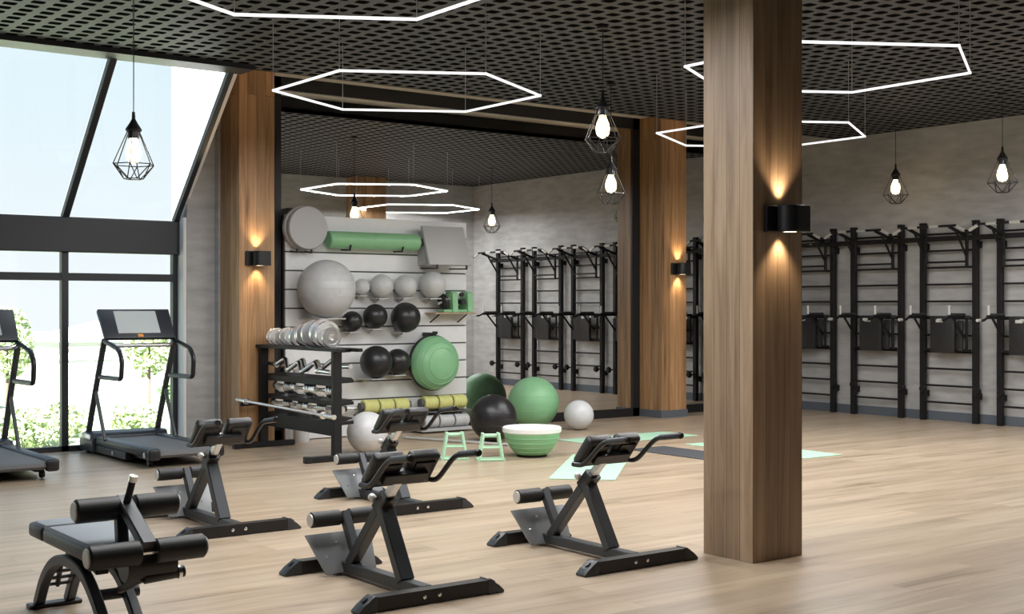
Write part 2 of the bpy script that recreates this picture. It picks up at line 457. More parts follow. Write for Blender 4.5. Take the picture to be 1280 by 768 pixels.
# ------------------------------------------------------------------ cage pendants
def pendant(loc, label):
    """loc = centre of the bulb"""
    t = thing('pendant_lamp', label, 'pendant lamp', loc, 0, 'wire cage pendants')
    n = 6
    ztop, zw, zb = .115, -.105, -.215
    rt, rw, rb = .035, .16, .072
    cap = [(0.0, .30), (.012, .30), (.014, .245), (.03, .215), (.062, .165), (.058, .15), (.044, .15), (.044, .095), (0, .095)]
    obj('cap', MB().lathe(cap, 20), M_black, t)
    obj('cord', MB().tube([(0, 0, .29), (0, 0, CEIL - loc[2])], .004, 6), M_black, t)
    obj('ceiling_rose', MB().lathe([(0, CEIL - loc[2]), (.05, CEIL - loc[2]), (.05, CEIL - loc[2] - .02), (0, CEIL - loc[2] - .025)], 16), M_black, t)
    b = [(0, .10), (.026, .10), (.032, .075), (.052, .03), (.06, -.015), (.054, -.06), (.034, -.088), (0, -.10)]
    g = obj('bulb', MB().lathe(b[::-1], 20), M_bulb, t)
    obj('filament', MB().lathe([(0, -.05), (.016, -.05), (.016, .05), (0, .05)], 10), M_fil, g)
    c = MB(); wr = .0042
    A = [V(.045 * math.cos(2 * PI * k / n), .045 * math.sin(2 * PI * k / n), .155) for k in range(n)]
    Wd = [V(rw * math.cos(2 * PI * k / n), rw * math.sin(2 * PI * k / n), zw) for k in range(n)]
    Bt = [V(rb * math.cos(2 * PI * (k + .5) / n), rb * math.sin(2 * PI * (k + .5) / n), zb) for k in range(n)]
    for k in range(n):
        c.tube([A[k], Wd[k]], wr, 6); c.tube([Wd[k], Wd[(k + 1) % n]], wr, 6)
        c.tube([Wd[k], Bt[k]], wr, 6); c.tube([Wd[(k + 1) % n], Bt[k]], wr, 6)
        c.tube([Bt[k], Bt[(k + 1) % n]], wr, 6)
    obj('wire_cage', c, M_black, t)
    return t
pendant((3.59, 9.67, 2.70), 'wire cage pendant hanging against the bright skylight')
pendant((7.20, 8.35, 3.04), 'upper of two wire cage pendants near the right end of the mirror')
pendant((9.10, 10.42, 2.82), 'lower of two wire cage pendants near the right end of the mirror')
pendant((14.1, 10.5, 3.07), 'wire cage pendant over the first full wall bar rack right of the column')
pendant((13.04, 8.28, 3.0), 'wire cage pendant by the right edge of the picture')

# ------------------------------------------------------------------ sconces
def sconce(loc, label, power):
    t = thing('wall_sconce', label, 'wall lamp', loc, 0, 'up and down wall lamps')
    obj('back_plate', MB().box((-.14, -.03, -.078), (.07, 0, .078), .004), M_black, t)
    hs = MB()
    for z0, z1 in ((-.078, .078),):
        hs.lathe([(.001, z0), (.066, z0), (.07, z0 + .005), (.07, z1 - .005), (.066, z1), (.001, z1)], 28, Matrix.Translation((-.02, -.095, 0)))
        hs.box((-.02, -.165, z0), (.085, -.01, z1), .003)
    obj('housing', hs, M_black, t)
    for s in (1, -1):
        obj('lens', MB().lathe([(0, .0), (.04, .0), (.04, .003), (0, .003)], 20, Matrix.Translation((-.01, -.09, s * .0775 + (-.0005 if s < 0 else -.0025)))), M_lens, t)
        l = bpy.data.lights.new('sconce_beam', 'SPOT'); l.energy = power; l.color = (1, .74, .46)
        l.spot_size = math.radians(96); l.spot_blend = .85; l.shadow_soft_size = .03
        lo = bpy.data.objects.new('sconce_beam', l); COL.objects.link(lo)
        lo.parent = t; lo.location = (-.01, -.042, s * .088)
        lo.rotation_euler = (0 if s < 0 else PI, 0, 0)
    return t
sconce((5.855, 5.185, 2.02), 'black up and down wall lamp on the foreground column', 16)
sconce((6.08, 12.72, 2.02), 'black up and down wall lamp on the pilaster by the window', 16)
sconce((12.32, 12.72, 2.02), 'black up and down wall lamp on the pilaster right of the mirror', 16)

# ------------------------------------------------------------------ wall bars
def wall_rack():
    t = thing('wall_bar_rack', '', 'wall bars', (14.65, 0, 0), 0, 'wall bars along the right wall')
    for y in (.395, -.395):
        p = obj('upright', MB().box((-.035, y - .035, 0), (.035, y + .035, 2.60), .004), M_rackblack, t)
        obj('end_cap', MB().box((-.04, y - .04, 2.585), (.04, y + .04, 2.615), .006), M_rackblack, p)
        b = MB()
        for z in (.35, 2.3): b.box((.03, y - .03, z - .04), (.10, y + .03, z + .04))
        obj('wall_bracket', b, M_rackblack, p)
    for k in range(11):
        z = .245 + .2215 * k
        obj('rung', MB().tube([(0, .37, z), (0, -.37, z)], .014, 10), M_rackblack, t)
    obj('head_beam', MB().box((-.075, -.571, 2.36), (-.035, .571, 2.425), .004), M_rackblack, t)
    pu = obj('pull_up_bar', MB().tube([(-.45, .56, 2.45), (-.45, .40, 2.53), (-.45, -.40, 2.53), (-.45, -.56, 2.45)], .017, 10), M_rackblack, t)
    for a, b in (((.54, 2.46), (.42, 2.52)), ((-.42, 2.52), (-.54, 2.46)), ((.30, 2.53), (.16, 2.53)), ((-.02, 2.53), (-.16, 2.53))):
        obj('grip', MB().tube([(-.45, a[0], a[1]), (-.45, b[0], b[1])], .021, 10), M_cap, pu)
    for s in (1, -1):
        y = s * .31
        a = MB()
        a.bar([(-.07, y, 2.46), (-.07, y, 2.0)], .04, .03, up=(1, 0, 0))
        a.bar([(-.06, y, 2.40), (-.45, y, 2.52)], .03, .04)
        a.bar([(-.07, y, 2.14), (-.30, y, 2.46)], .025, .03)
        obj('support_arm', a, M_rackblack, t)
    obj('rung', MB().tube([(-.07, .31, 2.085), (-.07, -.31, 2.085)], .014, 10), M_rackblack, t)
    # dip station
    d = MB()
    d.bar([(-.06, .36, 1.36), (-.06, -.36, 1.36)], .05, .045)
    d.bar([(-.06, .33, 1.36), (-.06, .33, .93)], .03, .03, up=(1, 0, 0)).bar([(-.06, -.30, 1.36), (-.06, -.30, .93)], .03, .03, up=(1, 0, 0))
    d.bar([(-.055, .36, .94), (-.055, -.36, .94)], .03, .03)
    obj('dip_frame', d, M_rackblack, t)
    obj('back_pad', MB().box((-.14, -.17, .905), (-.075, .20, 1.385), .02, seg=2), M_leather, t)
    obj('side_pad', MB().box((-.11, -.27, .93), (-.07, -.185, 1.33), .015, seg=2), M_leather, t)
    obj('label_plate', MB().box((-.146, .0, 1.30), (-.138, .10, 1.34)), M_cap, t)
    for s in (1, -1):
        y = s * .29
        a = MB().bar([(-.06, s * .36, 1.37), (-.10, y, 1.37), (-.44, y, 1.37)], .045, .04)
        a.bar([(-.10, y, 1.10), (-.34, y, 1.36)], .025, .03)
        a.tube([(-.44, y, 1.37), (-.52, y, 1.335), (-.62, y, 1.335)], .016, 8)
        ar = obj('dip_arm', a, M_rackblack, t)
        obj('arm_pad', MB().box((-.40, y - .045, 1.385), (-.12, y + .045, 1.42), .012), M_leather, ar)
        obj('grip', MB().tube([(-.42, y, 1.40), (-.42, y, 1.52)], .018, 10), M_cap, ar)
        obj('grip_end', MB().tube([(-.60, y, 1.335), (-.66, y, 1.335)], .02, 10), M_cap, ar)
    for y in (.335, -.475):
        kn = MB().tube([(-.02, y + (.06 if y > 0 else .05), .42), (-.07, y, .42)], .012, 8)
        kn.lathe([(0, -.03), (.04, -.03), (.052, -.012), (.052, .012), (.04, .03), (0, .03)], 18, Matrix.Translation((-.09, y, .42)) @ Matrix.Rotation(PI / 2, 4, 'Y'))
        obj('band_peg', kn, M_rackblack, t)
    return t
R0 = wall_rack()
rk = [(12.365, 'black wall bar rack in the corner, half hidden by the column'),
      (11.215, 'first full black wall bar rack right of the column'),
      (10.075, 'second full black wall bar rack right of the column'),
      (8.935, 'black wall bar rack cut by the right picture edge'),
      (7.795, 'black wall bar rack seen in the mirror as the middle of three'),
      (6.655, 'black wall bar rack seen in the mirror beside the white panel')]
R0.location = (14.65, rk[0][0], 0); R0['label'] = rk[0][1]
for y, lb in rk[1:]: dup(R0, (14.65, y, 0), None, lb)

# ------------------------------------------------------------------ hyperextension benches
def roman_chair():
    t = thing('hyperextension_bench', '', 'exercise bench', (0, 0, 0), 0, 'hyperextension benches')
    def foot(name, y, half):
        poly = [(-half, .005), (-half + .03, .035), (-half + .085, .075), (half - .085, .075), (half - .03, .035), (half, .005)]
        f = obj(name, MB().prism(poly, .075, Matrix.Translation((0, y, 0))), M_black, t)
        for s in (1, -1):
            poly2 = [(s * half, .0), (s * (half + .004), .012), (s * (half - .028), .042), (s * (half - .088), .081), (s * (half - .10), .081), (s * (half - .10), .0)]
            c = obj('end_cap', MB().prism(poly2, .082, Matrix.Translation((0, y, 0)), .003), M_steelgrey, f)
            obj('slot', MB().box((-.016, -.012, -.001), (.016, .012, .004), m=Matrix.Translation((s * (half - .05), y, .062)) @ Matrix.Rotation(s * .55, 4, 'Y')), M_black, c)
        for x in (-.06, .03):
            obj('bolt', MB().lathe([(0, 0), (.011, 0), (.011, .006), (.006, .009), (0, .009)], 10, Matrix.Translation((x, y - .0375, .042)) @ Matrix.Rotation(PI / 2, 4, 'X')), M_chrome, f)
        return f
    foot('front_foot', 0, .435); foot('rear_foot', 1.03, .31)
    obj('base_beam', MB().box((-.035, .03, .018), (.035, 1.0, .078), .005), M_steelgrey, t)
    obj('front_strut', MB().bar([(0, .235, .07), (0, .455, .44)], .085, .06, up=(0, 1, .2)), M_steelgrey, t)
    obj('rear_strut', MB().bar([(0, .80, .07), (0, .46, .44)], .07, .055, up=(0, 1, .9)), M_steelgrey, t)
    d = V(0, -.2, .2).normalized()
    a0 = V(0, .475, .425)
    sl = obj('clamp_sleeve', MB().bar([a0 - d * .02, a0 + d * .10], .085, .075, up=(0, 1, 1)), M_black, t)
    obj('adjuster_knob', MB().tube([(-.03, .47, .475), (-.05, .478, .479)], .010, 8).sphere((-.058, .482, .481), .022, 16, 10), M_cap, sl)
    obj('post', MB().bar([a0 + d * .05, a0 + d * .30], .05, .045, up=(0, 1, 1)), M_dullchrome, t)
    # thigh pads (user side faces +y and up)
    ctr = V(0, .277, .657)                                   # middle of the slab
    ax = V(0, -.129, .152).normalized(); nr = V(0, .152, .129).normalized()
    rot = Matrix((V(1, 0, 0), ax, nr)).transposed().to_4x4()
    for s in (-1, 1):
        p = obj('thigh_pad', MB().box((-.0925, -.105, -.034), (.0925, .105, .034), .022, Matrix.Translation(ctr + V(s * .108, 0, 0)) @ rot, 3), M_leather, t)
        obj('under_plate', MB().box((-.06, -.07, -.006), (.06, .07, .006), .002, Matrix.Translation(ctr + V(s * .108, 0, 0) - nr * .039) @ rot), M_black, p)
    obj('pad_bracket', MB().box((-.13, -.05, -.02), (.13, .02, .012), .004, Matrix.Translation(ctr - nr * .052) @ rot).bar([(-.2, .335, .577), (.2, .335, .577)], .035, .035), M_black, t)
    for s in (-1, 1):
        x = s * .205
        path = fillet([(x, .345, .575), (x, .25, .575), (x, .09, .715), (x, .03, .735), (x, -.135, .758)], .06, 5)
        h = obj('handle', MB().tube(path, .0145, 10), M_black, t)
        obj('grip', MB().tube([(x, .035, .734), (x, -.12, .756)], .0185, 12), M_steelgrey, h)
        obj('grip_cap', MB().lathe([(0, -.012), (.017, -.012), (.021, 0), (.017, .012), (0, .012)], 12, Matrix.Translation((x, -.13, .757)) @ Matrix.Rotation(PI / 2, 4, 'X')), M_black, h)
    # ankle rollers
    for s in (-1, 1):
        pr = [(0, 0), (.038, 0), (.044, .006), (.044, .176), (.038, .182), (0, .182)]
        rm = Matrix.Translation((s * .028, .89, .318)) @ Matrix.Rotation(s * PI / 2, 4, 'Y')
        r = obj('ankle_roller', MB().lathe(pr, 24, rm), M_foam, t)
        obj('end_cap', MB().lathe([(0, .178), (.034, .178), (.036, .183), (.034, .188), (0, .188)], 20, rm), M_cap, r)
    obj('roller_bracket', MB().bar([(0, .745, .12), (0, .885, .345)], .052, .05, up=(0, 1, -.6)), M_steelgrey, t)
    # foot plate, leaning back
    pd = V(0, .118, .205).normalized(); pn = V(0, -.205, .118).normalized()
    pr4 = Matrix((V(1, 0, 0), pn, pd)).transposed().to_4x4()
    pl = MB().prism([(-.145, 0), (.175, 0), (.205, .24), (-.215, .24)], .012, Matrix.Translation((0, .83, .018)) @ pr4, .003)
    p = obj('foot_plate', pl, M_plate, t)
    for x, h in ((-.12, .10), (.12, .10), (-.04, .18), (.06, .18)):
        q = V(x, .83, .018) + pd * h + pn * .006
        obj('bolt', MB().sphere(q, .009, 10, 6), M_chrome, p)
    return t
H0 = roman_chair()
hb = [((3.58, 5.49), 'dark hyperextension bench nearest the viewer, cut by the bottom edge'),
      ((5.025, 5.51), 'dark hyperextension bench standing beside the walnut column'),
      ((5.095, 7.93), 'dark hyperextension bench partly hidden behind the nearest one'),
      ((3.63, 7.87), 'dark hyperextension bench in front of the right treadmill')]
H0.location = (*hb[0][0], 0); H0['label'] = hb[0][1]
for p, lb in hb[1:]: dup(H0, (*p, 0), None, lb)

# ------------------------------------------------------------------ leg curl bench
def leg_bench():
    t = thing('leg_curl_bench', 'dark flat bench with four foam leg rollers at the lower left', 'exercise bench', (2.03, 6.0, 0))
    def pad(name, y0, y1, b=.02):
        return obj(name, MB().box((-.17, y0, .385), (.17, y1, .455), b, seg=3), M_leather, t)
    for name, y0, y1 in (('seat_pad', .215, .43), ('back_pad', -.55, .205)):
        p = pad(name, y0, y1)
        obj('top_panel', MB().box((-.145, y0 + .02, .447), (.145, y1 - .02, .461), .008, seg=2), M_greyleather, p)
    for x in (-.075, .075):
        path = fillet([(x, .57, .02), (x, .47, .165), (x, .31, .275), (x, .10, .312), (x, -.13, .285), (x, -.32, .16), (x, -.46, .01)], .10, 6)
        obj('arched_leg', MB().bar(path, .052, .046, up=(1, 0, 0)), M_steelgrey, t)
    fp = MB().box((-.13, .53, 0), (.13, .60, .022), .005); obj('rear_foot', fp, M_black, t)
    obj('front_foot', MB().box((-.22, -.50, 0), (.22, -.43, .03), .006), M_black, t)
    obj('cross_tube', MB().tube([(-.09, -.24, .20), (.13, -.24, .20)], .026, 12), M_steelgrey, t)
    sup = MB()
    sup.bar([(0, .30, .26), (0, .22, .39)], .08, .05, up=(1, 0, 0)).bar([(0, -.10, .28), (0, -.12, .39)], .08, .06, up=(1, 0, 0))
    sup.box((-.05, -.5, .355), (.05, .38, .387), .004)
    obj('pad_support', sup, M_black, t)
    ad = MB().bar([(0, .52, .11), (0, .44, .26)], .03, .02, up=(1, 0, 0))
    for k in range(4): ad.tube([(-.05, .51 - .022 * k, .12 + .035 * k), (.05, .51 - .022 * k, .12 + .035 * k)], .009, 8)
    obj('adjuster_ladder', ad, M_steelgrey, t)
    obj('gas_strut', MB().tube([(-.02, .30, .24), (-.02, .12, .37)], .012, 8), M_chrome, t)
    # roller attachment
    obj('front_nose', MB().tube([(-.06, -.57, .385), (.16, -.57, .385)], .068, 22), M_leather, t)
    obj('roller_arm', MB().bar([(.02, -.66, .475), (.02, -.34, .64)], .065, .05, up=(0, -.5, 1)), M_steelgrey, t)
    obj('arm_post', MB().bar([(.0, -.40, .38), (.0, -.37, .62)], .05, .05, up=(0, 1, 0)), M_black, t)
    hd = obj('adjuster_lever', MB().tube([(.015, -.40, .62), (.03, -.44, .735)], .016, 12), M_black, t)
    obj('lever_tip', MB().tube([(.0296, -.439, .73), (.0325, -.447, .755)], .019, 12), M_chrome, hd)
    for y, z, c, L in ((-.35, .605, .035, .20), (-.65, .452, .015, .225)):
        obj('roller_axle', MB().tube([(c - .2, y, z), (c + .22, y, z)], .014, 8), M_chrome, t)
        for s in (-1, 1):
            pr = [(0, 0), (.045, 0), (.053, .008), (.053, L - .008), (.045, L), (0, L)]
            rm = Matrix.Translation((c + s * .032, y, z)) @ Matrix.Rotation(s * PI / 2, 4, 'Y')
            r = obj('foam_roller', MB().lathe(pr, 28, rm), M_foam, t)
            obj('end_cap', MB().lathe([(0, L - .004), (.040, L - .004), (.043, L + .002), (.039, L + .007), (0, L + .007)], 22, rm), M_cap, r)
    hg = MB().tube([(.02, -.60, .33), (.20, -.60, .34)], .026, 14)
    g = obj('low_handle', hg, M_leather, t)
    obj('handle_ring', MB().tube([(.17, -.60, .338), (.185, -.60, .339)], .03, 16), M_chrome, g)
    obj('handle_stem', MB().bar([(.02, -.60, .33), (.0, -.36, .24)], .03, .03), M_black, g)
    return t
leg_bench()

# ------------------------------------------------------------------ treadmills
def treadmill():
    t = thing('treadmill', '', 'treadmill', (0, 0, 0), 0, 'treadmills facing the window')
    # side rails
    for s in (-1, 1):
        x = s * .315
        r = obj('side_rail', MB().box((x - .055, -.88, .10), (x + .055, .62, .185), .02, seg=2), M_navy, t)
        obj('rail_end', MB().box((x - .058, -.925, .075), (x + .058, -.84, .185), .025, seg=2), M_black, r)
        obj('wheel', MB().lathe([(0, -.02), (.03, -.02), (.036, 0), (.03, .02), (0, .02)], 16, Matrix.Translation((x * .9, -.70, .036)) @ Matrix.Rotation(PI / 2, 4, 'Y')).box((x * .9 - .012, -.72, .03), (x * .9 + .012, -.68, .11)), M_black, r)
        obj('side_cap', MB().lathe([(0, 0), (.026, 0), (.028, .004), (.02, .009), (0, .01)], 18, Matrix.Translation((x + s * .058, -.80, .12)) @ Matrix.Rotation(s * PI / 2, 4, 'Y')), M_cap, r)
        obj('foot_cap', MB().lathe([(0, 0), (.022, 0), (.022, .006), (0, .008)], 16, Matrix.Translation((s * .37, .05, .065)) @ Matrix.Rotation(s * PI / 2, 4, 'Y')), M_cap, r)
    b = MB()
    b.sweep([(-.26, 0, 0), (.26, 0, 0)], [(-(.62), .165), (.86, .165), (.90, .15), (.905, .12), (.88, .095), (-.62, .095)][::1], up=(0, 0, 1))
    obj('belt', b, M_belt, t)
    mc = MB().prism([(.56, .03), (.95, .03), (.97, .12), (.93, .20), (.80, .225), (.60, .215), (.56, .185)], .80, Matrix.Rotation(PI / 2, 4, 'Z'), .015)
    mo = obj('motor_cover', mc, M_navy, t)
    for s in (-1, 1):
        obj('side_cover', MB().prism([(.60, .15), (.945, .15), (.925, .195), (.80, .215), (.62, .205)], .016, Matrix.Translation((s * .405, 0, 0)) @ Matrix.Rotation(PI / 2, 4, 'Z'), .004), M_dullchrome, mo)
        obj('foot', MB().lathe([(0, 0), (.035, 0), (.03, .02), (.015, .04), (0, .04)], 14, Matrix.Translation((s * .33, .86, 0))), M_black, mo)
    obj('base_frame', MB().box((-.30, -.72, .055), (-.22, .60, .10), .006).box((.22, -.72, .055), (.30, .60, .10), .006).box((-.37, -.30, .03), (-.30, .58, .10), .006).box((.30, -.30, .03), (.37, .58, .10), .006), M_black, t)
    for s in (-1, 1):
        x = s * .365
        u = obj('upright', MB().bar(fillet([(x, .79, .17), (x, .56, .66), (x, .30, 1.17)], .1, 4), .035, .055, up=(1, 0, 0)), M_steelgrey, t)
        obj('brace', MB().bar([(x, .28, .17), (x, .55, .64)], .028, .034, up=(1, 0, 0)), M_steelgrey, u)
        hp = fillet([(x, .33, 1.165), (x, -.10, 1.085), (x - s * .0, -.19, .99), (x, -.17, .80), (x, .42, .795)], .05, 5)
        obj('handrail', MB().tube(hp, .024, 10), M_black, t)
    # console, leaning towards the user
    ax = V(0, .21, .29).normalized(); nr = V(0, -.29, .21).normalized()
    rot = Matrix((V(1, 0, 0), ax, nr)).transposed().to_4x4()
    base = V(0, .295, 1.175)
    m4 = Matrix.Translation(base + ax * .18) @ rot
    c = obj('console', MB().prism([(-.365, -.18), (.365, -.18), (.375, .18), (-.375, .18)], .05, Matrix.Translation(base + ax * .18) @ Matrix((V(1, 0, 0), nr, ax)).transposed().to_4x4(), .012), M_navy, t)
    obj('display', MB().box((-.22, -.125, .0), (.22, .15, .032), .004, m4), M_screen, c)
    obj('stop_button', MB().box((-.03, -.172, .02), (.03, -.137, .034), .004, m4), M_orange, c)
    obj('cross_handle', MB().tube(fillet([(-.355, .31, 1.15), (-.30, .22, 1.115), (.30, .22, 1.115), (.355, .31, 1.15)], .05, 4), .022, 10), M_dullchrome, t)
    return t
T0 = treadmill()
T0.location = (4.79, 12.42, 0); T0['label'] = 'dark treadmill beside the concrete wall, whole in view'
dup(T0, (3.17, 12.22, 0), None, 'dark treadmill cut by the left picture edge')

# ------------------------------------------------------------------ white slat panel and what hangs on it
BX0, BX1, BY = 6.585, 9.045, 13.055
sb = thing('slat_panel', 'tall white slatwall panel mounted in front of the mirror', 'wall panel', ((BX0 + BX1) / 2, BY, 0))
bh = (BX1 - BX0) / 2
zt = 2.545; n_sl = 12; pit = zt / n_sl
for k in range(n_sl):
    obj('slat', MB().box((-bh, .0, k * pit + .008), (bh, .03, (k + 1) * pit - .008), .003), M_white, sb)
obj('backing', MB().box((-bh + .005, .02, .0), (bh - .005, .085, zt - .01)), M_groove, sb)

def cradle(x, y, z, r, name='ball_shelf', label='', w=None):
    """small bracket shelf that a ball rests on"""
    t = thing(name, label, 'shelf', (x, BY, z), 0, 'small cradles on the white panel')
    w = w or r * .5
    d = BY - y
    obj('tray', MB().box((-w, -d - r * .45, -.012), (w, 0, 0), .003), M_shelfglass, t)
    obj('bracket', MB().bar([(0, -.004, -.05), (0, -d * .7, -.014)], .012, .016), M_shelfglass, t)
    return t
def ball(name, c, r, mat, label, group, seam=True):
    t = tag(obj(name, MB().sphere((0, 0, 0), r, 40, 26), mat), label, 'ball', group)
    t.location = c
    pl = obj('plug', MB().lathe([(0, 0), (r * .05, 0), (r * .04, r * .012), (0, r * .014)], 12, Matrix.Rotation(PI / 2 + .1, 4, 'X') @ Matrix.Translation((0, 0, r * .994))), mat, t)
    if seam:
        s = MB()
        for q in (-.28, .0, .28):
            rr = math.sqrt(1 - q * q) * r
            s.tube([V(rr * math.cos(2 * PI * k / 48), rr * math.sin(2 * PI * k / 48), q * r) for k in range(48)], r * .008, 5, closed=True)
        obj('ridge', s, mat, t)
    return t
wall_balls = [
    (6.91, 12.70, 1.70, .325, 'grey_l', M_greyball, 'big pale grey exercise ball on the white panel'),
    (7.494, 12.935, 1.731, .095, 's', M_greyball, 'smallest grey ball, beside the big grey ball on the panel'),
    (7.733, 12.891, 1.742, .139, 's', M_greyball, 'second grey ball from the left in the upper ball row'),
    (8.062, 12.894, 1.745, .137, 's', M_greyball, 'third grey ball from the left in the upper ball row'),
    (8.427, 12.868, 1.767, .162, 's', M_greyball, 'grey ball under the grey step board on the panel'),
    (7.352, 12.911, 1.335, .119, 'b', M_blackball, 'smallest black ball in the panel row, behind the dumbbell rack'),
    (7.645, 12.887, 1.392, .143, 'b', M_blackball, 'middle black ball in the upper black row on the panel'),
    (8.036, 12.852, 1.378, .176, 'b', M_blackball, 'largest black ball in the upper black row on the panel'),
    (7.57, 12.74, .870, .188, 'b', M_blackball, 'left ball of the lower black pair beside the green dome'),
    (7.94, 12.875, .860, .152, 'b', M_blackball, 'right ball of the lower black pair, touching the green dome')]
for x, y, z, r, kk, mt, lb in wall_balls:
    ball('exercise_ball' if r > .3 else 'medicine_ball', (x, y, z), r, mt, lb, 'balls on the white panel', r > .3)
    cradle(x, y, z - r, r, label='small shelf carrying the ' + lb.split(' on the panel')[0].split(',')[0].replace('ball row', 'row'))

# green half dome with dark base, hung flat side to the panel
def dome(name, R, H, loc, rot, label, plat, group=None):
    t = thing(name, label, 'balance dome', loc, 0, group); t.rotation_euler = rot
    d = MB(); pr = [(R * .985, 0)]
    for k in range(1, 15):
        a = PI / 2 * k / 14
        rr = R * math.cos(a) ** .8; zz = H * math.sin(a)
        pr.append((max(rr, 0.0) if k < 14 else 0.0, zz))
    d.lathe(pr, 48)
    dm = obj('dome', d, M_green, t)
    s = MB()
    for f in (.30, .5, .68):
        a = f * PI / 2; rr = R * math.cos(a) ** .8; zz = H * math.sin(a)
        s.tube([V(rr * math.cos(2 * PI * k / 48), rr * math.sin(2 * PI * k / 48), zz) for k in range(48)], .005, 5, closed=True)
    obj('ridge', s, M_green, dm)
    obj('platform', MB().lathe([(0, -.05), (R * .95, -.05), (R * 1.02, -.035), (R * 1.03, -.005), (R * 1.0, .012), (0, .012)], 48), plat, t)
    return t
bd = dome('balance_dome', .325, .23, (8.43, BY - .19, .835), (PI / 2, 0, 0), 'green balance dome with black base hung on the white panel', M_blackball)
hk = MB().bar([(-.0, -.05, .0), (0, -.19, .0)], .05, .04)
obj('hanger', MB().box((-.03, .31, -.19), (.03, .36, .03), .004).box((-.03, .34, .02), (.03, .375, .06), .006), M_black, bd)

# round grey step disc at the top left
t = thing('balance_disc', 'round grey balance disc at the top left of the white panel', 'balance disc', (6.775, BY, 2.385))
rx = Matrix.Rotation(PI / 2, 4, 'X')
obj('disc', MB().lathe([(0, .10), (.20, .10), (.235, .11), (.245, .14), (.245, .175), (.235, .19), (0, .192)], 40, rx), M_greyplast, t)
obj('rim', MB().lathe([(0, .03), (.235, .03), (.25, .04), (.25, .085), (.22, .10), (0, .10)], 40, rx), M_greyball, t)
for x in (-.12, .06): obj('hook', MB().bar([(x, 0, -.26), (x, -.14, -.275)], .03, .02).bar([(x, -.14, -.28), (x, -.14, -.235)], .03, .012, up=(0, 1, 0)), M_black, t)
# long green roller
t = thing('foam_roller', 'long green foam roller lying on top hooks of the panel', 'foam roller', (7.65, 12.93, 2.265))
ry = Matrix.Rotation(PI / 2, 4, 'Y')
obj('roller_body', MB().lathe([(0, -.60), (.085, -.60), (.098, -.59), (.098, .59), (.085, .60), (0, .60)], 32, ry), M_green, t)
for x in (-.35, .35): obj('hook', MB().bar([(x, .125, -.11), (x, -.06, -.115)], .025, .015).bar([(x, -.06, -.12), (x, -.085, -.06)], .025, .012, up=(0, 1, 0)), M_black, t)
obj('core', MB().tube([(.60, 0, 0), (.66, 0, 0)], .05, 18), M_groove, t)
# sloping grey step board
t = thing('step_board', 'square grey step board leaning on the top right of the panel', 'step', (8.58, BY, 2.2))
sl = MB().box((-.30, -.045, -.25), (.30, .0, .25), .012, Matrix.Translation((0, -.22, 0.02)) @ Matrix.Rotation(math.radians(-20), 4, 'X'), 2)
obj('board', sl, M_greyplast, t)
for x in (-.25, .18): obj('riser', MB().box((x, -.16, -.20), (x + .05, 0, .20), .005), M_greyplast, t)
for x in (-.2, .22): obj('hook', MB().bar([(x, 0, -.235), (x, -.36, -.245)], .03, .016).bar([(x, -.355, -.25), (x, -.355, -.20)], .03, .012, up=(0, 1, 0)), M_black, t)
# birch shelf with green step riser and black wheel
t = thing('bracket_shelf', 'small birch shelf at the right edge of the panel', 'shelf', (8.73, BY, 1.435))
obj('board', MB().box((-.30, -.24, -.02), (.30, 0, 0), .004), M_birch, t)
for x in (-.22, .18): obj('bracket', MB().bar([(x, -.005, -.12), (x, -.2, -.025)], .02, .015), M_black, t)
t = thing('step_riser', 'green plastic riser with round holes on the birch shelf', 'step riser', (8.83, 12.92, 1.435))
rs = MB()
for x in (-.10, .12):
    rs.prism([(-.10, 0), (.10, 0), (.085, .06), (.085, .22), (.06, .255), (-.06, .255), (-.085, .22), (-.085, .06)], .075, Matrix.Translation((x, 0, 0)) @ Matrix.Rotation(PI / 2, 4, 'Z'), .006)
rs.box((-.26, -.08, 0), (.16, .08, .035), .006)
obj('end_plate', rs, M_green, t)
obj('hub', MB().lathe([(0, -.045), (.035, -.045), (.035, .045), (0, .045)], 20, Matrix.Translation((-.0, -.075, .13)) @ rx).lathe([(0, -.02), (.025, -.02), (.025, .02), (0, .02)], 16, Matrix.Translation((.0, -.07, .215)) @ rx), M_black, t)
t = thing('abdominal_roller', 'black abdominal wheel standing left of the green riser', 'exercise wheel', (8.60, 12.90, 1.47))
obj('tyre', MB().lathe([(.055, -.03), (.085, -.03), (.098, -.015), (.098, .015), (.085, .03), (.055, .03), (.055, -.03)], 32, Matrix.Translation((0, 0, .098)) @ Matrix.Rotation(math.radians(70), 4, 'Y')), M_blackball, t)
obj('hub', MB().lathe([(0, -.09), (.018, -.09), (.018, -.025), (.055, -.02), (.055, .02), (.018, .025), (.018, .09), (0, .09)], 20, Matrix.Translation((0, 0, .098)) @ Matrix.Rotation(math.radians(70), 4, 'Y')), M_greyplast, t)
# yellow and grey rollers on low rails
def ringed(loc, L, r, mat, label):
    t = thing('massage_roller', label, 'foam roller', loc, 0, 'rollers low on the white panel')
    n = max(2, round(L / .2)); seg = L / n
    for k in range(n):
        x0 = -L / 2 + k * seg
        pr = [(0, x0 + .012), (r * .9, x0 + .012), (r, x0 + .03)]
        for j in range(4): pr += [(r, x0 + .03 + (seg - .06) * (j + .3) / 4), (r * .93, x0 + .03 + (seg - .06) * (j + .6) / 4)]
        pr += [(r, x0 + seg - .03), (r * .9, x0 + seg - .012), (0, x0 + seg - .012)]
        obj('foam_sleeve', MB().lathe(pr, 24, ry), mat, t)
    obj('core', MB().tube([(-L / 2 - .03, 0, 0), (L / 2 + .03, 0, 0)], r * .6, 18), M_groove, t)
    return t
ringed((7.80, 12.93, .345), .62, .085, M_yellow, 'yellow ringed roller on the left of the low rail')
ringed((8.62, 12.93, .355), .62, .085, M_yellow, 'yellow ringed roller under the green dome')
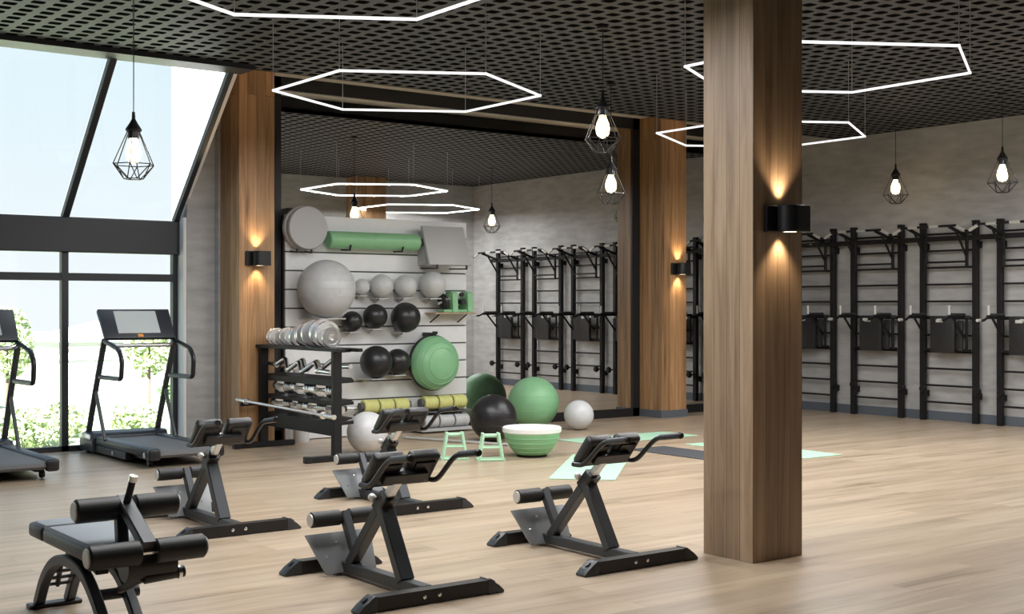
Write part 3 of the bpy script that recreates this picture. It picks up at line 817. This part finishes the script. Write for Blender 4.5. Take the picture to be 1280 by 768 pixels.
ringed((8.62, 12.90, .135), .66, .080, M_greyball, 'pale grey ringed roller lowest at the right of panel')
t = thing('wall_rail', 'dark low rail carrying the yellow rollers', 'shelf', (8.25, BY, .25))
obj('shelf_board', MB().box((-.80, -.22, -.012), (.74, 0, .004), .003), M_groove, t)
for x in (-.6, .6): obj('bracket', MB().bar([(x, -.005, -.10), (x, -.2, -.014)], .02, .015), M_black, t)
t = thing('bottom_rail', 'grey low ledge carrying the pale roller', 'shelf', (8.62, BY, .05))
obj('shelf_board', MB().box((-.38, -.26, -.03), (.38, 0, .004), .003), M_greyplast, t)
for x in (-.25, .25): obj('bracket', MB().bar([(x, -.005, -.045), (x, -.2, -.034)], .02, .012), M_black, t)
t = thing('mounted_weight_bar', 'short chrome bar with dark collar left of the yellow roller', 'weight bar', (7.27, 12.95, .335))
obj('shaft', MB().tube([(-.26, 0, 0), (.17, 0, 0)], .016, 12), M_chrome, t)
obj('collar', MB().lathe([(0, -.025), (.035, -.025), (.035, .025), (0, .025)], 16, ry), M_black, t)
obj('hook', MB().bar([(-.05, .10, -.02), (-.05, -.02, -.025)], .02, .012), M_black, t)

# ------------------------------------------------------------------ dumbbell rack
RX = 6.12
t = thing('dumbbell_rack', 'black dumbbell rack standing before the white panel', 'rack', (RX, 11.85, 0))
for s in (-1, 1):
    y = s * .80
    obj('post', MB().box((-.045, y - .03, .04), (.045, y + .03, 1.10), .004), M_rackblack, t)
    f = obj('foot', MB().box((-.33, y - .035, .005), (.36, y + .035, .06), .006), M_rackblack, t)
    obj('rubber_pad', MB().box((-.345, y - .04, 0), (-.28, y + .04, .065), .008), M_black, f)
    for x, z0, z1 in ((.19, .77, .775), (.19, .55, .56), (.19, .36, .37), (.16, 1.07, 1.075), (-.27, .467 if s > 0 else .443, .467 if s > 0 else .443)): obj('shelf_arm', MB().bar([(.0, y * .985, z0), (x, y * .985, z1)], .03, .035), M_rackblack, t)
ts = MB().box((-.06, -1.0, 1.065), (-.01, 1.06, 1.099), .004).box((.13, -1.0, 1.065), (.18, 1.06, 1.099), .004).box((-.05, -.86, 1.085), (.17, .86, 1.10))
obj('top_tray', ts, M_rackblack, t)
def tier(name, z, zf, drop):
    m = MB().sweep([(0, -.78, 0), (0, .78, 0)], [(-.05, zf), (-.05, zf + .02), (.26, z + .02), (.26, z - drop), (.24, z - drop), (.24, z)], up=(0, 0, 1))
    return obj(name, m, M_rackblack, t)
# slanted trays: front edge (viewer side, -x) lower
TR = {}
for name, z, zf, lip in (('middle_tray', .79, .755, .035), ('lower_tray', .575, .545, .012), ('bottom_tray', .40, .345, .11)):
    m = MB()
    m.prism([(.02, zf), (.02, zf + .014), (.20, z + .014), (.20, z)], 1.50, None)
    m.box((.006, -.75, zf - lip), (.022, .75, zf + .028), .003)
    obj(name, m, M_rackblack, t)
    TR[name] = lambda x, z=z, zf=zf: zf + .014 + (x - .02) / .18 * (z - zf)

def dumbbell():
    d = thing('dumbbell', '', 'dumbbell', (0, 0, 0), 0, 'chrome dumbbells on the rack')
    obj('handle', MB().lathe([(0, -.10), (.014, -.10), (.018, 0), (.014, .10), (0, .10)], 14, ry), M_chrome, d)
    for s in (-1, 1):
        x = s * .115; pr = []
        for k in range(3):
            q = -.045 + .03 * k; r = .058 - .006 * (k if s > 0 else 2 - k)
            pr += [(r - .006, q), (r, q + .006), (r, q + .021), (r - .006, q + .027), (r - .012, q + .0285)]
        obj('head', MB().lathe([(0, -.045)] + pr + [(0, .042)], 20, Matrix.Translation((x, 0, 0)) @ ry), M_chrome, d)
    return d
ordw = ['first', 'second', 'third', 'fourth', 'fifth', 'sixth', 'seventh', 'eighth', 'ninth']
D0 = dumbbell(); used = False
def put(x, y, z, rz, lb, tilt=0, sc=1.0):
    global used
    if not used: o = D0; used = True; o['label'] = lb; o.location = (x, y, z)
    else: o = dup(D0, (x, y, z), None, lb)
    o.rotation_euler = (0, tilt, rz); o.scale = (sc,) * 3
    return o
def plate():
    d = thing('weight_plate', '', 'weight plate', (0, 0, 0), 0, 'chrome weight plates on the rack')
    d_ = [(.016, -.016), (.03, -.018), (.032, -.010), (.07, -.010), (.074, -.018), (.098, -.018), (.10, -.014), (.10, .014), (.098, .018), (.074, .018), (.07, .010), (.032, .010), (.03, .018), (.016, .016), (.016, -.016)]
    obj('disc', MB().lathe(d_, 30, rx), M_chrome, d)
    return d
P0 = plate()
yy = 12.52
for k in range(12):
    sc = [.85, .9, .8, .95, .9, 1.0, 1.1, 1.25, 1.35, 1.4, 1.3, 1.0][k]
    lb = 'chrome weight plate standing on the rack top, %s from the mirror end' % (ordw + ['tenth', 'eleventh', 'twelfth'])[k]
    o = P0 if k == 0 else dup(P0, (0, 0, 0))
    o['label'] = lb; o.scale = (sc,) * 3
    o.location = (RX + .06 + random.uniform(-.02, .02), yy, 1.10 + .10 * sc + .001)
    o.rotation_euler = (0, random.uniform(-3, 3), random.uniform(-.22, .22))
    yy -= .085 + .03 * sc
put_y = [12.36, 11.92, 11.48]
for k in range(3):
    sc = 1.35; x = .115
    put(RX + x, put_y[k], TR['lower_tray'](x) + .058 * sc + .012, PI / 2 + .06 * (k - 1), 'chrome dumbbell on the lower rack tray, %s from the mirror end' % ordw[k], 0, sc)
for k in range(4):
    sc = 1.1; x = .115
    put(RX + x, 12.42 - k * .37, TR['bottom_tray'](x) + .058 * sc + .03, PI / 2 + [.10, -.09, .11, -.1][k], 'chrome dumbbell on the bottom rack tray, %s from the mirror end' % ordw[k], 0, sc)

def curl_bar(loc, rz, label, tilt=0):
    b = thing('curl_bar', label, 'weight bar', loc, rz, 'zigzag curl bars')
    b.rotation_euler = (tilt, 0, rz)
    z = [(0, -.72, 0), (0, -.46, 0), (.04, -.33, .075), (-.03, -.15, -.045), (.03, 0, .06), (-.03, .15, -.045), (.04, .33, .075), (0, .46, 0), (0, .72, 0)]
    obj('shaft', MB().tube(fillet(z, .04, 3), .024, 12), M_chrome, b)
    for s in (-1, 1):
        obj('collar', MB().lathe([(0, -.02), (.034, -.02), (.034, .02), (0, .02)], 16, Matrix.Translation((0, s * .47, 0)) @ rx), M_chrome, b)
        obj('sleeve', MB().tube([(0, s * .49, 0), (0, s * .73, 0)], .024, 12), M_chrome, b)
    return b
curl_bar((RX + .07, 12.02, .875), 0, 'zigzag chrome curl bar at the front of the middle rack tray', math.radians(2))
curl_bar((RX + .165, 11.80, .89), 0, 'zigzag chrome curl bar behind another on the middle rack tray', math.radians(-2))
t = thing('barbell', 'straight chrome barbell resting along the lower front of the rack', 'barbell', (RX - .25, 11.70, .49))
t.rotation_euler = (math.radians(1.2), 0, 0)
obj('shaft', MB().tube([(0, -1.05, 0), (0, 1.05, 0)], .015, 10), M_chrome, t)
for s in (-1, 1):
    obj('sleeve', MB().tube([(0, s * .85, 0), (0, s * 1.06, 0)], .024, 12), M_chrome, t)
    obj('collar', MB().lathe([(0, -.012), (.036, -.012), (.036, .012), (0, .012)], 16, Matrix.Translation((0, s * .84, 0)) @ rx), M_chrome, t)
# stacked white cylinders behind the rack
t = thing('roller_stack', 'upright pale grey roller standing between rack and mirror', 'foam roller', (6.68, 12.86, 0))
pr = [(0, 0)]
for k in range(3): pr += [(.085, .0 + .29 * k), (.09, .01 + .29 * k), (.09, .26 + .29 * k), (.08, .275 + .29 * k), (.08, .285 + .29 * k)]
obj('roller_body', MB().lathe(pr + [(0, .87)], 28), M_whiteball, t)

# ------------------------------------------------------------------ balls and small kit on the floor
ball('exercise_ball', (9.75, 12.62, .318), .318, M_green, 'green exercise ball on the floor in front of the mirror', 'balls on the floor')
ball('exercise_ball', (8.43, 11.64, .262), .262, M_blackball, 'black exercise ball on the floor behind the green dome', 'balls on the floor')
ball('exercise_ball', (10.05, 12.10, .182), .182, M_whiteball, 'small pale grey ball on the floor right of the green ball', 'balls on the floor')
ball('exercise_ball', (6.73, 11.50, .212), .212, M_whiteball, 'pale grey ball on the floor beside the dumbbell rack', 'balls on the floor')
# dome upside down, white platform on top
t = thing('balance_dome', 'green balance dome upside down on the floor, white platform up', 'balance dome', (7.90, 10.25, 0))
d = MB()
d.lathe([(0, .012), (.12, .012), (.165, .03), (.215, .085), (.255, .15), (.275, .205), (.285, .235), (.285, .245), (0, .245)], 56)
dm = obj('dome', d, M_green, t)
s = MB()
for rr, zz in ((.19, .055), (.225, .10), (.253, .147), (.272, .195)):
    s.tube([V(rr * math.cos(2 * PI * k / 56), rr * math.sin(2 * PI * k / 56), zz) for k in range(56)], .004, 6, closed=True)
obj('ridge', s, M_green, dm)
obj('platform', MB().lathe([(0, .24), (.285, .24), (.297, .25), (.297, .29), (.285, .30), (0, .302)], 56), pm('white_platform', (.80, .80, .78), .5), t)
obj('foot_ring', MB().lathe([(0, 0), (.15, 0), (.155, .01), (.14, .02), (0, .02)], 40), M_black, t)

def stand(loc, rz, label):
    t = thing('push_up_stand', label, 'push-up stand', loc, rz, 'mint push-up stands')
    H = .255
    f = MB()
    for y in (-.065, .065):
        f.bar([(-.125, y, .012), (.125, y, .012)], .026, .024)
        for s in (-1, 1): f.bar([(s * .115, y, .012), (s * .075, y * .75, H)], .026, .024, up=(0, 1, 0))
        f.bar([(-.09, y * .88, .13), (.09, y * .88, .13)], .02, .02)
    for s in (-1, 1): f.bar([(s * .125, -.078, .012), (s * .125, .078, .012)], .026, .024)
    obj('frame', f, M_mint, t)
    obj('handle', MB().tube([(-.078, 0, H - .012), (.078, 0, H - .012)], .02, 12), M_mint, t)
    obj('top_bridge', MB().box((-.09, -.055, H - .012), (-.062, .055, H + .015), .004).box((.062, -.055, H - .012), (.09, .055, H + .015), .004), M_mint, t)
    return t
stand((7.13, 10.50, 0), math.radians(-28), 'mint push-up stand between the bench and another stand')
stand((7.36, 10.21, 0), math.radians(-28), 'mint push-up stand next to the upturned green dome')
t = thing('body_bar', 'long white bar lying on the floor behind the push-up stands', 'weight bar', (8.02, 11.80, 0.016), math.atan2(-1.30, .475))
obj('shaft', MB().tube([(-.69, 0, 0), (.69, 0, 0)], .016, 12), M_cap, t)
for s in (-1, 1): obj('end_cap', MB().tube([(s * .67, 0, 0.001), (s * .71, 0, 0.001)], .017, 12), M_greyplast, t)

def mat(name, cx, cy, L, W, rz, m, label):
    o = obj(name, MB().box((-L / 2, -W / 2, 0), (L / 2, W / 2, .008), .003), m)
    o.location = (cx, cy, 0.0005); o.rotation_euler = (0, 0, rz)
    return tag(o, label, 'exercise mat', 'exercise mats on the floor')
mat('exercise_mat', 7.83, 9.23, 1.85, .585, math.radians(44), M_mat, 'mint exercise mat lying aslant behind the bench by the column')
mat('exercise_mat', 9.88, 11.0, 1.62, .58, 0, M_mat, 'mint exercise mat lying furthest back, nearest the mirror')
mat('exercise_mat', 10.19, 9.28, 1.66, .58, PI / 2, M_mat, 'mint exercise mat showing on both sides of the column')
mat('exercise_mat', 9.32, 9.28, 1.66, .52, PI / 2, M_darkmat, 'charcoal exercise mat left of the column')

# ------------------------------------------------------------------ outdoors
struct('ground_outside', MB().quad([(-60, 13.8, -.25), (90, 13.8, -.25), (90, 24, -.45), (-60, 24, -.45)]).quad([(-60, 24, -.45), (90, 24, -.45), (140, 75, -4.2), (-80, 75, -4.2)]).quad([(-80, 75, -4.2), (140, 75, -4.2), (300, 400, -6), (-300, 400, -6)]), M_lawn, 'pale sunlit lawn outside the glazing', 'lawn')
struct('path_outside', MB().box((-40, 13.78, -.4), (60, 16.2, -.23)).box((15.5, 22, -.9), (40, 36, -.55)), M_pave, 'pale paving outside along the glazing', 'paving')  # pale strip shaped to bounce neutral daylight onto the ceiling

def foliage(mb, c, r, n, leaf, seed):
    rnd = random.Random(seed)
    for _ in range(n):
        while True:
            p = V(rnd.uniform(-1, 1), rnd.uniform(-1, 1), rnd.uniform(-1, 1))
            if .25 < p.length < 1: break
        p = V(p.x * r[0], p.y * r[1], p.z * r[2]) + Vector(c)
        a = V(rnd.gauss(0, 1), rnd.gauss(0, 1), rnd.gauss(0, 1)).normalized(); b = a.orthogonal().normalized()
        s = leaf * rnd.uniform(.6, 1.3)
        n3 = a.cross(b) * s * .15
        mb.quad([p - a * s, p + b * s * .5 + n3, p + a * s, p - b * s * .5 + n3])
def tree(name, loc, h, r, leafm, label, n=500, leaf=.12, group=None):
    t = thing(name, label, 'tree', loc, 0, group)
    obj('trunk', MB().lathe([(0, 0), (.06 * h / 3, 0), (.035 * h / 3, h * .7), (0, h * .75)], 10), M_bark, t)
    f = MB(); foliage(f, (0, 0, h - r[2]), r, n, leaf, hash(label) % 999)
    obj('foliage', f, leafm, t, ang=180)
    return t
def seedless(s): return sum(ord(c) for c in s) % 997
hash = seedless
tree('tree', (7.55, 27.5, -1.0), 2.5, (.52, .52, .75), M_leaf, 'leafy green tree beyond the left treadmill', 900, .09, 'trees outside')
tree('tree', (14.6, 38, -1.6), 2.7, (.75, .75, .85), M_leaf, 'small round tree seen through the right treadmill', 600, .14, 'trees outside')
tree('tree', (17.2, 38, -1.6), 2.6, (.6, .6, .95), M_leaf3, 'small autumn tree beside the right window frame', 500, .14, 'trees outside')
def shrub(loc, r, label, m=M_leaf, n=500, leaf=.07):
    t = thing('shrub', label, 'shrub', loc, 0, 'shrubs outside the window')
    f = MB(); foliage(f, (0, 0, r[2] * .8), r, n, leaf, hash(label)); obj('foliage', f, m, t, ang=180)
    obj('stem', MB().lathe([(0, 0), (.03, 0), (.015, r[2]), (0, r[2])], 8), M_bark, t)
shrub((4.95, 17.2, -.29), (.55, .5, .27), 'bushy green shrub outside, right of the left treadmill', M_leaf, 900, .06)
shrub((5.7, 18.3, -.31), (.5, .45, .25), 'green shrub outside, left of the window mullion', M_leaf, 700, .06)
shrub((6.95, 18.6, -.31), (.4, .4, .22), 'green shrub outside, right of the window mullion', M_leaf, 600, .06)
shrub((13.7, 33, -1.1), (.8, .8, .4), 'dark shrub on the far lawn by the small tree', M_leaf2, 400, .12)
def building(name, loc, sx, sy, h, roof, label, nw, nf):
    t = thing(name, label, 'building', loc, 0, 'pale buildings outside')
    obj('wall', MB().box((-sx / 2, -sy / 2, 0), (sx / 2, sy / 2, h)), M_build, t)
    if roof > 0:
        m = MB(); b = sx / 2 + .5; c = sy / 2 + .5
        v = [m.bm.verts.new(p) for p in ((-b, -c, h), (b, -c, h), (b, c, h), (-b, c, h), (0, 0, h + roof))]
        for q in ((0, 1, 4), (1, 2, 4), (2, 3, 4), (3, 0, 4), (3, 2, 1, 0)): m.bm.faces.new([v[i] for i in q])
        obj('roof', m, M_roof, t)
    obj('cornice', MB().box((-sx / 2 - .25, -sy / 2 - .25, h - .3), (sx / 2 + .25, sy / 2 + .25, h)).box((-sx / 2 - .15, -sy / 2 - .15, h - .9), (sx / 2 + .15, sy / 2 + .15, h - .75)), M_roof, t)
    for i in range(nw):
        for j in range(nf):
            x = -sx / 2 + sx * (i + .5) / nw; z = h * (j + .35) / nf * .85
            obj('window', MB().box((x - .45, -sy / 2 - .05, z), (x + .45, -sy / 2 + .02, z + 1.1)), M_winpane, t)
    return t
building('building', (22.5, 66, -4.5), 5.0, 6, 4.3, 1.0, 'pale house with low hipped roof far outside', 4, 2)
building('building', (33.5, 72, -5.0), 16, 8, 4.5, 0, 'long pale apartment block far outside', 12, 2)
building('building', (12, 74, -5.0), 12, 8, 4.2, 0, 'pale block at the far left outside', 7, 2)

# ------------------------------------------------------------------ sky and light
SKY = 1.15
w = bpy.data.worlds.new('daylight'); S.world = w; w.use_nodes = True
nt = w.node_tree; nt.nodes.clear(); L = nt.links.new
out = nt.nodes.new('ShaderNodeOutputWorld'); bg = nt.nodes.new('ShaderNodeBackground')
tc = nt.nodes.new('ShaderNodeTexCoord')
sz = nt.nodes.new('ShaderNodeSeparateXYZ'); L(tc.outputs['Generated'], sz.inputs[0])
rp = ramp(nt, [(.0, (.90, .94, .955)), (.2, (.73, .87, .94)), (.5, (.52, .72, .92))]); L(sz.outputs['Z'], rp.inputs[0])
L(rp.outputs[0], bg.inputs[0]); bg.inputs[1].default_value = SKY; L(bg.outputs[0], out.inputs[0])

sl_ = bpy.data.lights.new('sun', 'SUN'); sl_.energy = 26.0; sl_.angle = math.radians(2); sl_.color = (1, .97, .92)
so = bpy.data.objects.new('sun', sl_); COL.objects.link(so); so.location = (-20, 10, 30)
so.rotation_euler = V(.45, .62, -.58).to_track_quat('-Z', 'Y').to_euler()
def portal(name, loc, rot, sx, sy):
    l = bpy.data.lights.new(name, 'AREA'); l.shape = 'RECTANGLE'; l.size = sx; l.size_y = sy
    l.cycles.is_portal = True
    o = bpy.data.objects.new(name, l); COL.objects.link(o); o.location = loc; o.rotation_euler = rot
portal('window_portal', (1.15, YW + .12, 1.05), (-PI / 2, 0, 0), 8.8, 2.1)
portal('skylight_portal', (1.15, 12.88, 3.25), (math.radians(-45), 0, 0), 8.8, 2.1)

# ------------------------------------------------------------------ camera
cd = bpy.data.cameras.new('camera'); cd.sensor_width = 36; cd.lens = 36 * 1610 / 1280
cam = bpy.data.objects.new('camera', cd); COL.objects.link(cam)
cam.location = (0, 0, 1.5); cam.rotation_euler = (PI / 2, 0, math.radians(53.26 - 90))
cd.clip_end = 800
S.camera = cam
vs = S.view_settings
vs.view_transform = 'Standard'; vs.look = 'None'; vs.gamma = 1; vs.use_curve_mapping = False
vs.exposure = 0.0
S.cycles.use_denoising = True
S.cycles.max_bounces = 10; S.cycles.diffuse_bounces = 5; S.cycles.glossy_bounces = 5
S.cycles.transparent_max_bounces = 16
S.cycles.sample_clamp_indirect = 8
S.cycles.caustics_reflective = False; S.cycles.caustics_refractive = False
